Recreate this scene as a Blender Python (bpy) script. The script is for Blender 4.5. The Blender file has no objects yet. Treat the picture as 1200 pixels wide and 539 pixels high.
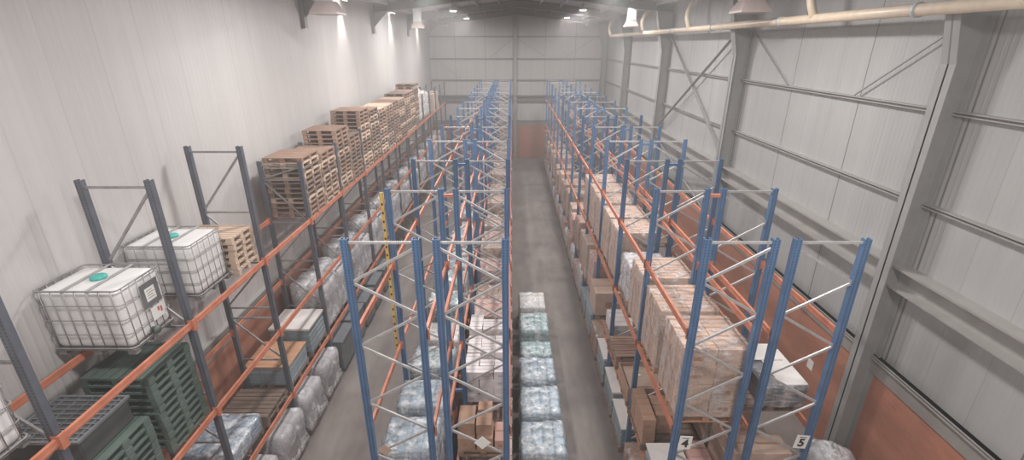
import bpy, math, random
from mathutils import Vector, noise
C = bpy.context.scene.collection
H = 10.57                       # eye height above the warehouse floor
PI = math.pi
rnd = random.Random(7)

# ------------------------------------------------------------------ materials
def lin(c):
    r = []
    for v in c:
        v /= 255.0
        r.append(v / 12.92 if v <= 0.04045 else ((v + 0.055) / 1.055) ** 2.4)
    return (r[0], r[1], r[2], 1.0)

class NT:
    def __init__(s, name):
        s.m = bpy.data.materials.new(name); s.m.use_nodes = True
        s.t = s.m.node_tree; s.b = s.t.nodes['Principled BSDF']; s.out = s.t.nodes['Material Output']
    def n(s, ty, **kw):
        o = s.t.nodes.new(ty)
        for k, v in kw.items(): setattr(o, k, v)
        return o
    def l(s, a, b): s.t.links.new(a, b)
    def math(s, op, a, b=None, c=None):
        o = s.n('ShaderNodeMath', operation=op)
        for i, v in enumerate((a, b, c)):
            if v is None: continue
            if isinstance(v, (int, float)): o.inputs[i].default_value = v
            else: s.l(v, o.inputs[i])
        return o.outputs[0]
    def coord(s, kind='Object'):
        return s.n('ShaderNodeTexCoord').outputs[kind]
    def noise(s, vec, scale, detail=3, rough=0.55, stretch=None):
        if stretch:
            mp = s.n('ShaderNodeMapping'); mp.inputs['Scale'].default_value = stretch
            s.l(vec, mp.inputs[0]); vec = mp.outputs[0]
        o = s.n('ShaderNodeTexNoise'); o.inputs['Scale'].default_value = scale
        o.inputs['Detail'].default_value = detail; o.inputs['Roughness'].default_value = rough
        s.l(vec, o.inputs['Vector']); return o.outputs[0]
    def ramp(s, fac, stops):
        o = s.n('ShaderNodeValToRGB'); e = o.color_ramp.elements
        while len(e) < len(stops): e.new(0.5)
        for i, (p, c) in enumerate(stops):
            e[i].position = p; e[i].color = lin(c)
        s.l(fac, o.inputs[0]); return o.outputs[0]
    def mix(s, fac, a, b):
        o = s.n('ShaderNodeMix', data_type='RGBA')
        if isinstance(fac, (int, float)): o.inputs[0].default_value = fac
        else: s.l(fac, o.inputs[0])
        for i, v in ((6, a), (7, b)):
            if isinstance(v, tuple): o.inputs[i].default_value = lin(v)
            else: s.l(v, o.inputs[i])
        return o.outputs[2]
    def bump(s, h, strength=0.3, dist=0.01):
        o = s.n('ShaderNodeBump'); o.inputs['Strength'].default_value = strength
        o.inputs['Distance'].default_value = dist
        s.l(h, o.inputs['Height']); s.l(o.outputs[0], s.b.inputs['Normal'])
    def col(s, c):
        if isinstance(c, tuple): s.b.inputs['Base Color'].default_value = lin(c)
        else: s.l(c, s.b.inputs['Base Color'])
    def rm(s, rough, metal=0.0):
        s.b.inputs['Roughness'].default_value = rough; s.b.inputs['Metallic'].default_value = metal

def simple(name, c, rough=0.6, metal=0.0, var=14, scale=4, stretch=None, bump=0.0, per=0):
    t = NT(name); v = t.coord()
    f = t.noise(v, scale, 4, 0.6, stretch)
    lo = tuple(max(0, x - var) for x in c); hi = tuple(min(255, x + var) for x in c)
    base = t.ramp(f, [(0.3, lo), (0.7, hi)])
    if per:                                     # tone differs from one thing to the next
        oi = t.n('ShaderNodeObjectInfo').outputs['Random']
        hs = t.n('ShaderNodeHueSaturation')
        t.l(t.math('MULTIPLY_ADD', oi, per * 2, 1.0 - per), hs.inputs['Value'])
        t.l(base, hs.inputs['Color']); base = hs.outputs[0]
    t.col(base); t.rm(rough, metal)
    if bump: t.bump(f, bump, 0.01)
    return t.m

def upright_mat(name, c):
    t = NT(name); v = t.coord(); sx = t.n('ShaderNodeSeparateXYZ'); t.l(v, sx.inputs[0])
    fz = t.math('FRACT', t.math('MULTIPLY', sx.outputs[2], 20.0))
    inz = t.math('LESS_THAN', t.math('ABSOLUTE', t.math('SUBTRACT', fz, 0.5)), 0.27)
    inx = t.math('LESS_THAN', t.math('ABSOLUTE', t.math('SUBTRACT', t.math('ABSOLUTE', sx.outputs[0]), 0.03)), 0.008)
    hole = t.math('MULTIPLY', inz, inx)
    f = t.noise(v, 3, 4)
    base = t.ramp(f, [(0.3, tuple(x - 9 for x in c)), (0.7, tuple(x + 9 for x in c))])
    t.col(t.mix(hole, base, (52, 56, 64))); t.rm(0.45, 0.15)
    return t.m

def panel_mat(name, axis, c, joint, rib, strong):
    """painted sandwich panels: fine vertical ribs, dark joints between sheets"""
    t = NT(name); v = t.coord(); sx = t.n('ShaderNodeSeparateXYZ'); t.l(v, sx.inputs[0])
    a = sx.outputs[axis]
    fj = t.math('FRACT', t.math('DIVIDE', t.math('ADD', a, strong[1]), strong[0]))
    j1 = t.math('LESS_THAN', t.math('ABSOLUTE', t.math('SUBTRACT', fj, 0.5)), 0.016 / strong[0])
    fk = t.math('FRACT', t.math('DIVIDE', t.math('ADD', a, strong[1]), strong[0] / 3))
    j2 = t.math('MULTIPLY', t.math('LESS_THAN', t.math('ABSOLUTE', t.math('SUBTRACT', fk, 0.5)), 0.02 / strong[0]), 0.35)
    jj = t.math('MAXIMUM', j1, j2)
    f = t.noise(v, 0.35, 4, 0.6); g = t.noise(v, 1.0, 3, 0.6, (3.0, 3.0, 0.15))
    base = t.ramp(t.math('MULTIPLY_ADD', g, 0.5, t.math('MULTIPLY', f, 0.5)), [(0.35, tuple(x - 6 for x in c)), (0.65, tuple(x + 5 for x in c))])
    t.col(t.mix(jj, base, joint)); t.rm(0.55)
    h = t.math('SINE', t.math('MULTIPLY', a, 2 * PI / rib))
    h = t.math('SUBTRACT', t.math('POWER', t.math('ABSOLUTE', h), 6.0), t.math('MULTIPLY', jj, 2.0))
    t.bump(h, 0.45, 0.012)
    return t.m

def brick_mat():
    t = NT('brick'); v = t.n('ShaderNodeNewGeometry').outputs['Position']
    sx = t.n('ShaderNodeSeparateXYZ'); t.l(v, sx.inputs[0])
    cb = t.n('ShaderNodeCombineXYZ')
    t.l(t.math('ADD', sx.outputs[0], sx.outputs[1]), cb.inputs[0]); t.l(sx.outputs[2], cb.inputs[1])
    b = t.n('ShaderNodeTexBrick'); t.l(cb.outputs[0], b.inputs[0])
    b.inputs['Color1'].default_value = lin((182, 112, 86)); b.inputs['Color2'].default_value = lin((168, 100, 76))
    b.inputs['Mortar'].default_value = lin((158, 122, 104)); b.inputs['Scale'].default_value = 1.0
    b.inputs['Brick Width'].default_value = 0.28; b.inputs['Row Height'].default_value = 0.115
    b.inputs['Mortar Size'].default_value = 0.012
    f = t.noise(v, 0.9, 4); t.col(t.mix(t.math('MULTIPLY', f, 0.45), b.outputs[0], (178, 130, 108))); t.rm(0.9)
    t.bump(b.outputs['Fac'], -0.3, 0.01)
    return t.m

def floor_mat():
    t = NT('concrete_floor'); v = t.coord()
    f = t.noise(v, 0.5, 6, 0.65); g = t.noise(v, 2.2, 5, 0.7, (1.0, 0.25, 1.0))
    s = t.math('MULTIPLY_ADD', g, 0.5, t.math('MULTIPLY', f, 0.5))
    t.col(t.ramp(s, [(0.36, (110, 102, 99)), (0.5, (128, 119, 115)), (0.64, (142, 133, 128))]))
    t.rm(0.62); t.bump(g, 0.08, 0.01)
    return t.m

def wood_mat(name, c, var=20, per=0.14):
    t = NT(name); v = t.coord()
    f = t.noise(v, 9, 4, 0.6, (0.25, 2.5, 1.0)); 
    base = t.ramp(f, [(0.3, tuple(x - var for x in c)), (0.7, tuple(min(255, x + var) for x in c))])
    oi = t.n('ShaderNodeObjectInfo').outputs['Random']; hs = t.n('ShaderNodeHueSaturation')
    t.l(t.math('MULTIPLY_ADD', oi, per * 2, 1 - per), hs.inputs['Value']); t.l(base, hs.inputs['Color'])
    t.col(hs.outputs[0]); t.rm(0.85); t.bump(f, 0.15, 0.005)
    return t.m

def film_mat(name, dens=0.5, tint=(214, 216, 218), rough=0.25, sc=3.0):
    """stretch film: clear between folds, milky along the wrinkles, with bright highlights painted into the alpha"""
    t = NT(name); v = t.coord()
    w = t.noise(v, sc, 5, 0.65, (1.6, 1.6, 0.45)); w2 = t.noise(v, sc * 3, 3, 0.6, (0.6, 0.6, 2.2))
    s = t.math('MULTIPLY_ADD', w2, 0.4, t.math('MULTIPLY', w, 0.6))
    t.col(tint); t.rm(rough); t.b.inputs['Specular IOR Level'].default_value = 0.7
    t.bump(s, 0.9, 0.05)
    a = t.n('ShaderNodeMapRange'); t.l(s, a.inputs[0])
    a.inputs[1].default_value = 0.46; a.inputs[2].default_value = 0.61
    a.inputs[3].default_value = max(0.0, dens - 0.32); a.inputs[4].default_value = min(0.97, dens + 0.45)  # opaque peaks are painted highlight streaks
    t.l(a.outputs[0], t.b.inputs['Alpha'])
    return t.m

def emit_mat(name, c, k):
    t = NT(name); t.col(c); t.b.inputs['Emission Color'].default_value = lin(c)
    t.b.inputs['Emission Strength'].default_value = k
    return t.m

M = dict(
    blue=upright_mat('blue_upright_paint', (84, 116, 154)),
    slate=upright_mat('slate_upright_paint', (96, 99, 108)),
    blueplain=simple('blue_paint', (84, 116, 154), 0.45, 0.1),
    orange=simple('orange_beam_paint', (192, 120, 94), 0.45, 0.0, 12, 3),
    galv=simple('galvanised_steel', (174, 172, 171), 0.42, 0.2, 12, 8),
    dgalv=simple('dull_galvanised_steel', (150, 146, 146), 0.45, 0.3, 12, 8),
    steel=simple('grey_painted_steel', (150, 149, 147), 0.6, 0.1, 6, 2),
    girt=simple('grey_girt_steel', (158, 154, 150), 0.6, 0.1, 6, 2),
    roof=simple('roof_sheet', (186, 187, 192), 0.6, 0.1, 6, 1),
    lwall=panel_mat('white_wall_lining', 1, (192, 188, 186), (184, 179, 177), 0.30, (1.1, 0.0)),
    rwall=panel_mat('grey_wall_panel', 1, (166, 165, 163), (108, 106, 104), 0.25, (3.1, 1.62)),
    fwall=panel_mat('far_wall_panel', 0, (186, 181, 178), (124, 120, 118), 0.25, (2.8, 1.1)),
    brick=brick_mat(), floor=floor_mat(),
    girtd=simple('dark_girt_steel', (120, 117, 116), 0.6, 0.1, 6, 2),
    conc=simple('concrete_band', (142, 136, 131), 0.85, 0, 8, 2),
    flash=simple('sill_flashing', (186, 184, 180), 0.5, 0.2, 5),
    wood=wood_mat('pallet_wood', (150, 121, 104)),
    woodl=wood_mat('fresh_pallet_wood', (196, 172, 152), 14, 0.06),
    woodg=wood_mat('grey_pallet_wood', (124, 106, 95), 14),
    dwood=wood_mat('brown_board_wood', (186, 142, 112), 10, 0.05),
    green=simple('green_plastic', (88, 102, 95), 0.5, 0, 8, 3, per=0.12),
    black=simple('black_plastic', (82, 84, 82), 0.5, 0, 6, 3),
    cart=simple('carton_board', (192, 166, 150), 0.85, 0, 8, 2, per=0.09),
    cartb=simple('brown_carton_board', (172, 138, 118), 0.85, 0, 9, 2, per=0.10),
    cartp=simple('pink_carton_board', (196, 156, 146), 0.85, 0, 8, 2, per=0.08),
    cartw=simple('white_carton_board', (224, 216, 214), 0.75, 0, 6, 2, per=0.05),
    tape=simple('packing_tape', (168, 130, 104), 0.35, 0, 6, 5),
    tapew=simple('grey_box_print', (190, 184, 186), 0.5, 0, 6, 5),
    film=film_mat('stretch_film', 0.34, (204, 196, 194)),
    filmt=film_mat('clear_stretch_film', 0.46, (236, 241, 244), 0.14, 2.6),
    filmw=film_mat('milky_stretch_film', 0.58, (222, 220, 222), 0.22, 3.0),
    sack=simple('grey_white_sack', (176, 172, 174), 0.5, 0, 22, 4, per=0.06),
    sackb=simple('blue_grey_sack', (122, 138, 160), 0.6, 0, 22, 9, per=0.08),
    pack=simple('blue_white_pack', (146, 164, 178), 0.4, 0, 34, 16, per=0.1),
    packt=simple('teal_white_pack', (130, 160, 162), 0.4, 0, 34, 16, per=0.1),
    packd=simple('dark_green_pack', (84, 100, 90), 0.5, 0, 10, 6, per=0.1),
    board=simple('white_board', (222, 216, 212), 0.6, 0, 5, 3, per=0.03),
    boardg=simple('grey_green_layer', (140, 150, 156), 0.6, 0, 14, 9, per=0.08),
    ibc=simple('white_tank_plastic', (226, 224, 222), 0.35, 0, 3, 3),
    teal=simple('teal_cap_plastic', (70, 176, 164), 0.4, 0, 4, 3),
    plate=simple('grey_label_plate', (120, 120, 122), 0.4, 0.3, 8, 5),
    paper=simple('white_paper', (232, 230, 226), 0.7, 0, 3, 3),
    red=simple('red_print', (196, 90, 84), 0.6, 0, 4),
    ink=simple('black_ink', (40, 40, 42), 0.6, 0, 3),
    grey=simple('grey_crate_plastic', (112, 114, 118), 0.55, 0, 8, 3, per=0.05),
    cream=simple('cream_duct_pipe', (222, 204, 180), 0.4, 0, 8, 5),
    hood=simple('pale_sheet_metal', (190, 192, 194), 0.45, 0.2, 6, 2),
    hoodb=simple('pinkish_sheet_metal', (176, 160, 154), 0.5, 0.2, 6, 2),
    yellow=simple('yellow_strip', (206, 172, 92), 0.5, 0, 8, 3),
    lamp=emit_mat('lamp_glass', (255, 250, 240), 14.0),
    lampdim=simple('lamp_off_glass', (226, 226, 228), 0.3, 0, 4),
    tarp=simple('silver_sheet', (178, 180, 182), 0.4, 0.1, 10, 6),
)

# ------------------------------------------------------------------ mesh building
class MB:
    def __init__(s): s.v = []; s.f = []; s.m = []; s.sm = []
    def add(s, vs, fs, mi=0, smooth=False):
        k = len(s.v); s.v += [tuple(p) for p in vs]
        s.f += [tuple(i + k for i in f) for f in fs]; s.m += [mi] * len(fs); s.sm += [smooth] * len(fs)
    def box(s, x0, x1, y0, y1, z0, z1, mi=0):
        s.add([(x0,y0,z0),(x1,y0,z0),(x1,y1,z0),(x0,y1,z0),(x0,y0,z1),(x1,y0,z1),(x1,y1,z1),(x0,y1,z1)],
              [(0,3,2,1),(4,5,6,7),(0,1,5,4),(1,2,6,5),(2,3,7,6),(3,0,4,7)], mi)
    def bbox(s, x0, x1, y0, y1, z0, z1, b=0.01, mi=0):
        """box with chamfered vertical and top edges"""
        def ring(d, z): 
            return [(x0+d+b,y0+d,z),(x1-d-b,y0+d,z),(x1-d,y0+d+b,z),(x1-d,y1-d-b,z),(x1-d-b,y1-d,z),(x0+d+b,y1-d,z),(x0+d,y1-d-b,z),(x0+d,y0+d+b,z)]
        rs = [ring(b, z0), ring(0, z0+b), ring(0, z1-b), ring(b, z1)]
        vs = sum(rs, []); fs = [tuple(range(7,-1,-1)), tuple(range(24,32))]
        for r in range(3):
            for i in range(8):
                j = (i+1) % 8; fs.append((r*8+i, r*8+j, r*8+8+j, r*8+8+i))
        s.add(vs, fs, mi)
    def prism(s, prof, axis, a0, a1, mi=0, smooth=False):
        """2-D outline extruded along an axis"""
        n = len(prof); vs = []
        for a in (a0, a1):
            for (p, q) in prof:
                vs.append({0: (a, p, q), 1: (p, a, q), 2: (p, q, a)}[axis])
        fs = [tuple(range(n)), tuple(range(2*n-1, n-1, -1))]
        for i in range(n):
            j = (i+1) % n; fs.append((i, n+i, n+j, j))
        s.add(vs, fs, mi, smooth)
    def bar(s, a, b, w, h=None, mi=0):
        a = Vector(a); b = Vector(b); h = h or w; d = (b-a).normalized()
        u = Vector((0,1,0)) if abs(d.y) < 0.9 else Vector((0,0,1))
        p = d.cross(u).normalized(); q = d.cross(p).normalized()
        vs = []
        for e in (a, b):
            for (i, j) in ((-1,-1),(1,-1),(1,1),(-1,1)): vs.append(e + p*i*w/2 + q*j*h/2)
        s.add(vs, [(0,1,2,3),(7,6,5,4),(0,4,5,1),(1,5,6,2),(2,6,7,3),(3,7,4,0)], mi)
    def tube(s, pts, r, n=8, mi=0, closed=False):
        pts = [Vector(p) for p in pts]; m = len(pts); base = len(s.v); vs = []; u = None
        for i, p in enumerate(pts):
            if closed: d = pts[(i+1) % m] - pts[i-1]
            else: d = pts[min(i+1, m-1)] - pts[max(i-1, 0)]
            d.normalize()
            if u is None: u = d.orthogonal().normalized()
            u = (u - d * u.dot(d)).normalized(); w = d.cross(u)
            for k in range(n):
                a = 2*PI*k/n; vs.append(p + u*math.cos(a)*r + w*math.sin(a)*r)
        fs = []
        for i in range(m if closed else m-1):
            for k in range(n):
                i2 = (i+1) % m; fs.append((i*n+k, i*n+(k+1)%n, i2*n+(k+1)%n, i2*n+k))
        if not closed: fs += [tuple(range(n-1,-1,-1)), tuple((m-1)*n+k for k in range(n))]
        s.add(vs, fs, mi, True)
    def lathe(s, prof, n=16, c=(0,0,0), mi=0, cap=True):
        vs = []; fs = []
        for (r, z) in prof:
            for k in range(n):
                a = 2*PI*k/n; vs.append((c[0]+r*math.cos(a), c[1]+r*math.sin(a), c[2]+z))
        for i in range(len(prof)-1):
            for k in range(n): fs.append((i*n+k, i*n+(k+1)%n, (i+1)*n+(k+1)%n, (i+1)*n+k))
        if cap: fs += [tuple(range(n-1,-1,-1)), tuple((len(prof)-1)*n+k for k in range(n))]
        s.add(vs, fs, mi, True)
    def blob(s, x0, x1, y0, y1, z0, z1, r=0.1, amp=0.02, freq=2.5, seed=0, n=10, mi=0, taper=0.0, open_bottom=False):
        """rounded, wrinkled box: goods or film pulled tight around them"""
        cx, cy, cz = (x0+x1)/2, (y0+y1)/2, (z0+z1)/2; hx, hy, hz = (x1-x0)/2, (y1-y0)/2, (z1-z0)/2
        idx = {}; vs = []; fs = []
        def pt(i, j, k):
            key = (i, j, k)
            if key in idx: return idx[key]
            p = Vector((hx*(2*i/n-1), hy*(2*j/n-1), hz*(2*k/n-1)))
            q = Vector((max(-hx+r, min(hx-r, p.x)), max(-hy+r, min(hy-r, p.y)), max(-hz+r, min(hz-r, p.z))))
            d = p - q; L = d.length; nn = d.normalized() if L > 1e-6 else Vector((0,0,0))
            p = q + nn * r
            t = 1 - taper * (p.z/hz + 1) / 2; p.x *= t; p.y *= t
            f = noise.noise(Vector((p.x*freq+seed*7.3, p.y*freq+seed*3.1, p.z*freq*0.7+seed))) 
            f += 0.5*noise.noise(Vector((p.x*freq*2.7+seed, p.y*freq*2.7, p.z*freq*2.2-seed)))
            damp = min(1.0, (p.z + hz) / 0.08) if hz > 0.05 else 1
            p += nn * amp * f * max(0.0, damp)
            idx[key] = len(vs); vs.append((cx+p.x, cy+p.y, cz+p.z)); return idx[key]
        for a in range(n):
            for b in range(n):
                fs.append((pt(a,b,n), pt(a+1,b,n), pt(a+1,b+1,n), pt(a,b+1,n)))
                if not open_bottom: fs.append((pt(a,b,0), pt(a,b+1,0), pt(a+1,b+1,0), pt(a+1,b,0)))
                fs.append((pt(a,0,b), pt(a+1,0,b), pt(a+1,0,b+1), pt(a,0,b+1)))
                fs.append((pt(a,n,b), pt(a,n,b+1), pt(a+1,n,b+1), pt(a+1,n,b)))
                fs.append((pt(0,a,b), pt(0,a,b+1), pt(0,a+1,b+1), pt(0,a+1,b)))
                fs.append((pt(n,a,b), pt(n,a+1,b), pt(n,a+1,b+1), pt(n,a,b+1)))
        s.add(vs, fs, mi, True)
    def mesh(s, name, mats):
        me = bpy.data.meshes.new(name); me.from_pydata(s.v, [], s.f); 
        for m in (mats if isinstance(mats, (list, tuple)) else [mats]): me.materials.append(M[m])
        me.polygons.foreach_set('material_index', s.m); me.polygons.foreach_set('use_smooth', s.sm)
        me.update(); return me
    def build(s, name, mats, parent=None, loc=(0,0,0)):
        return link(name, s.mesh(name, mats), parent, loc)

def link(name, me, parent=None, loc=(0,0,0), rz=0.0):
    o = bpy.data.objects.new(name, me); C.objects.link(o); o.location = loc; o.rotation_euler[2] = rz
    if parent: o.parent = parent
    return o
def tag(o, label=None, cat=None, group=None, kind=None):
    if label:
        w = label.split(); assert (4 if cat else 2) <= len(w) <= 16, (len(w), label)
        o['label'] = label
    if cat: o['category'] = cat
    if group: o['group'] = group
    if kind: o['kind'] = kind
    return o
def thing(name, label, cat, loc=(0,0,0), rz=0.0, group=None):
    o = link(name, None, None, loc, rz); o.empty_display_size = 0.1
    return tag(o, label, cat, group)
def struct(name, mb, mats, parent=None):
    o = mb.build(name, mats, parent); o['kind'] = 'structure'; return o
ORD = ['first','second','third','fourth','fifth','sixth','seventh','eighth','ninth','tenth','eleventh','twelfth','thirteenth','fourteenth','fifteenth','sixteenth','seventeenth','eighteenth','nineteenth','twentieth','twenty-first','twenty-second','twenty-third','twenty-fourth','twenty-fifth','twenty-sixth','twenty-seventh','twenty-eighth']

# ------------------------------------------------------------------ the hall
XL, XR, YB, YF = -7.65, 8.8, -7.0, 47.0
EAVE, APEX, XA = H + 2.05, H + 3.0, 0.55
b = MB(); b.box(XL-0.3, XR+0.3, YB-0.3, YF+0.3, -0.2, 0.0); struct('floor', b, 'floor')
ZB = H - 7.4                      # top of the brickwork
def long_wall(name, x, sgn, mat):
    b = MB(); b.box(min(x, x+sgn*0.2), max(x, x+sgn*0.2), YB, YF, 0, EAVE+0.15); w = struct(name, b, mat)
    b = MB(); b.box(min(x-sgn*0.06, x), max(x-sgn*0.06, x), YB, YF, 0, ZB); struct('brick_base', b, 'brick', w)
    b = MB(); b.box(min(x-sgn*0.09, x), max(x-sgn*0.09, x), YB, YF, ZB, ZB+0.42); struct('concrete_band', b, 'conc', w)
    b = MB(); b.box(min(x-sgn*0.12, x), max(x-sgn*0.12, x), YB, YF, ZB+0.42, ZB+0.46); struct('sill_flashing', b, 'flash', w)
long_wall('wall_left', XL, -1, 'lwall'); long_wall('wall_right', XR, 1, 'rwall')
def end_wall(name, y, sgn, mat):
    b = MB(); prof = [(XL,0),(XR,0),(XR,EAVE),(XA,APEX),(XL,EAVE)]
    b.prism(prof, 1, y, y+sgn*0.2); w = struct(name, b, mat)
    y2 = y - sgn*0.06
    b = MB(); b.box(XL, XR, min(y,y2), max(y,y2), 0, ZB-0.02); struct('brick_base', b, 'brick', w)
    y2 = y - sgn*0.09
    b = MB(); b.box(XL, XR, min(y,y2), max(y,y2), ZB-0.02, ZB+0.42); struct('concrete_band', b, 'conc', w)
end_wall('wall_far', YF, 1, 'fwall'); end_wall('wall_back', YB, -1, 'fwall')
b = MB()
b.prism([(XL-0.2,EAVE),(XA,APEX),(XR+0.2,EAVE),(XR+0.2,EAVE+0.12),(XA,APEX+0.12),(XL-0.2,EAVE+0.12)], 1, YB-0.2, YF+0.2)
struct('ceiling', b, 'roof')
ti = [0]
def trim(mb, mat):
    ti[0] += 1; return struct('trim_%d' % ti[0], mb, mat)
# roof purlins
for k in range(1, 6):
    for sg in (-1, 1):
        x = XA + sg*k*1.45; z = APEX - (APEX-EAVE)*abs(x-XA)/8.2
        b = MB(); b.prism([(x-0.03,z-0.2),(x+0.05,z-0.2),(x+0.05,z-0.17),(x,z-0.17),(x,z+0.01),(x-0.03,z+0.01)], 1, YB, YF); trim(b, 'roof')
# girts, at the heights the photo shows
for zz, th in ((-0.67,0.08),(1.26,0.09),(3.16,0.09),(6.99,0.10)):
    b = MB(); z = H-zz
    b.prism([(XR-0.14,z-th/2),(XR,z-th/2),(XR,z+th/2),(XR-0.14,z+th/2),(XR-0.14,z+th/2-0.025),(XR-0.03,z+th/2-0.025),(XR-0.03,z-th/2+0.025),(XR-0.14,z-th/2+0.025)], 1, YB, YF)
    trim(b, 'girt')
    b = MB(); b.prism([(YF-0.14,z-th*0.7),(YF,z-th*0.7),(YF,z+th*0.7),(YF-0.14,z+th*0.7)], 0, XL, XR); trim(b, 'girtd')
# deep channel rail at mid height on right and far walls
z0, z1 = H-5.08, H-4.56
b = MB(); b.prism([(XR-0.34,z0),(XR,z0),(XR,z1),(XR-0.34,z1),(XR-0.34,z1-0.05),(XR-0.09,z1-0.05),(XR-0.09,z0+0.05),(XR-0.34,z0+0.05)], 1, YB, YF); trim(b, 'girt')
b = MB(); b.prism([(YF-0.3,z0-0.03),(YF,z0-0.03),(YF,z1+0.03),(YF-0.3,z1+0.03),(YF-0.3,z1-0.1),(YF-0.09,z1-0.1),(YF-0.09,z0+0.1),(YF-0.3,z0+0.1)], 0, XL, XR); trim(b, 'girtd')
# wind post in the far gable
b = MB(); b.prism([(0.14,YF-0.28),(0.46,YF-0.28),(0.46,YF-0.25),(0.32,YF-0.25),(0.32,YF),(0.28,YF),(0.28,YF-0.25),(0.14,YF-0.25)], 2, 0, APEX-0.35); trim(b, 'steel')
# gable braces
for (xa, za, xb, zb) in ((-6.9,1.5,-4.9,3.0),(0.5,-0.5,3.0,1.0),(5.0,1.1,7.6,-0.5),(0.1,-0.5,-2.0,1.1)):
    b = MB(); b.bar((xa,YF-0.05,H-za),(xb,YF-0.05,H-zb),0.05,0.05); trim(b, 'girt')

# portal frames
def hcol(b, xi, xo, y, za, zb, xi2=None):
    """H column: inner and outer flange and a web, the inner flange leaning to xi2 at the top"""
    xi2 = xi if xi2 is None else xi2; s = 1 if xo > xi else -1; w = 0.17; t = 0.025*s
    for (p, q) in (((xi,xi+t),(xi2,xi2+t)), ((xo-t,xo),(xo-t,xo))):
        vs = [(p[0],y-w,za),(p[1],y-w,za),(p[1],y+w,za),(p[0],y+w,za),(q[0],y-w,zb),(q[1],y-w,zb),(q[1],y+w,zb),(q[0],y+w,zb)]
        b.add(vs, [(0,3,2,1),(4,5,6,7),(0,1,5,4),(1,2,6,5),(2,3,7,6),(3,0,4,7)])
    vs = [(xi,y-0.02,za),(xo,y-0.02,za),(xo,y+0.02,za),(xi,y+0.02,za),(xi2,y-0.02,zb),(xo,y-0.02,zb),(xo,y+0.02,zb),(xi2,y+0.02,zb)]
    b.add(vs, [(0,3,2,1),(4,5,6,7),(0,1,5,4),(1,2,6,5),(2,3,7,6),(3,0,4,7)])
FY = [0.2, 9.5, 18.8, 28.1, 37.4, 46.6]
fl = ['steel portal frame at the near end of the hall, overhead by the camera',
      'nearest thick grey steel column and rafter on the right wall',
      'second grey portal frame, its column beside the wall cross bracing',
      'third grey portal frame, far side of the wall cross bracing',
      'fourth grey portal frame, one bay before the far wall',
      'last grey portal frame standing against the far gable wall']
for i, y in enumerate(FY):
    t = thing('steel_portal_frame', fl[i], 'portal frame', (0, y, 0))
    b = MB(); hcol(b, 8.29, 8.76, 0, 0, H-0.35); b.build('column', 'steel', t)
    b = MB(); hcol(b, 8.29, 8.76, 0, H-0.35, EAVE-0.05, 7.75); b.build('haunch', 'steel', t)
    b = MB(); b.bar((XL+0.07,0,H+(0.55 if i > 1 else 1.45)),(XL+0.07,0,EAVE-0.1),0.14,0.26); 
    b.prism([(XL+0.14,H+0.9),(XL+0.14,EAVE-0.1),(XL+1.3,EAVE-0.1+0.08)], 1, -0.02, 0.02)
    b.build('haunch', 'steel', t)
    for sg, xe in ((-1, XL+0.02), (1, XR-0.06)):
        b = MB()
        for (za, zb, w) in ((-0.50,-0.46,0.14),(-0.46,-0.06,0.02),(-0.06,-0.02,0.14)):
            vs = []
            for (x, z) in ((xe, EAVE), (XA, APEX)):
                vs += [(x,-w,z+za),(x,w,z+za),(x,w,z+zb),(x,-w,z+zb)]
            b.add(vs, [(0,1,2,3),(7,6,5,4),(0,4,5,1),(1,5,6,2),(2,6,7,3),(3,7,4,0)])
        b.build('rafter', 'steel', t)
# wall cross bracing
def cross(name, label, a, bb, c, d, w):
    t = thing(name, label, 'bracing', (0,0,0))
    b = MB(); b.bar(a, bb, w, 0.03); b.build('brace', 'steel', t)
    b = MB(); b.bar((c[0]+0.05,)+c[1:], (d[0]+0.05,)+d[1:], w, 0.03); b.build('brace', 'steel', t)
X2 = 8.55
cross('cross_bracing', 'large grey steel X brace high on the right wall', (X2,18.9,H+0.7),(X2,28.0,H-4.4),(X2,28.0,H+0.7),(X2,18.9,H-4.4),0.14)
cross('cross_bracing', 'thinner steel X brace low on right wall behind the racks', (X2,18.9,H-5.2),(X2,28.0,H-7.2),(X2,28.0,H-5.2),(X2,18.9,H-7.2),0.08)
cross('sag_rods', 'thin V shaped tie rods on the right wall beside nearest column', (8.68,9.7,H+0.5),(8.68,12.4,H-1.2),(8.68,18.6,H+0.5),(8.68,15.6,H-1.2),0.035)

# cream pipe along the right wall with branches to the roof
t = thing('ventilation_pipe', 'long cream pipe running high along the right wall', 'pipe')
XD, ZD = 7.85, H+0.62
b = MB(); b.tube([(XD, YB+0.3, ZD), (XD, 40.5, ZD)], 0.115, 14); 
b.build('main_pipe', 'cream', t)
for y in range(-5, 40, 5):
    b = MB(); b.tube([(XD, y, ZD), (XD, y+0.1, ZD)], 0.14, 14); b.build('coupling', 'hood', t)
for y in (2.6, 13.4, 22.6, 30.4, 40.4):
    b = MB(); P = []
    for s in range(13):
        u = s/12.0; P.append((XD - 0.22*math.sin(u*PI) + 0.3*u*u, y + 0.5*u*u, ZD + 1.3*u))
    b.tube(P, 0.105, 12); b.build('branch_pipe', 'cream', t)

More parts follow.
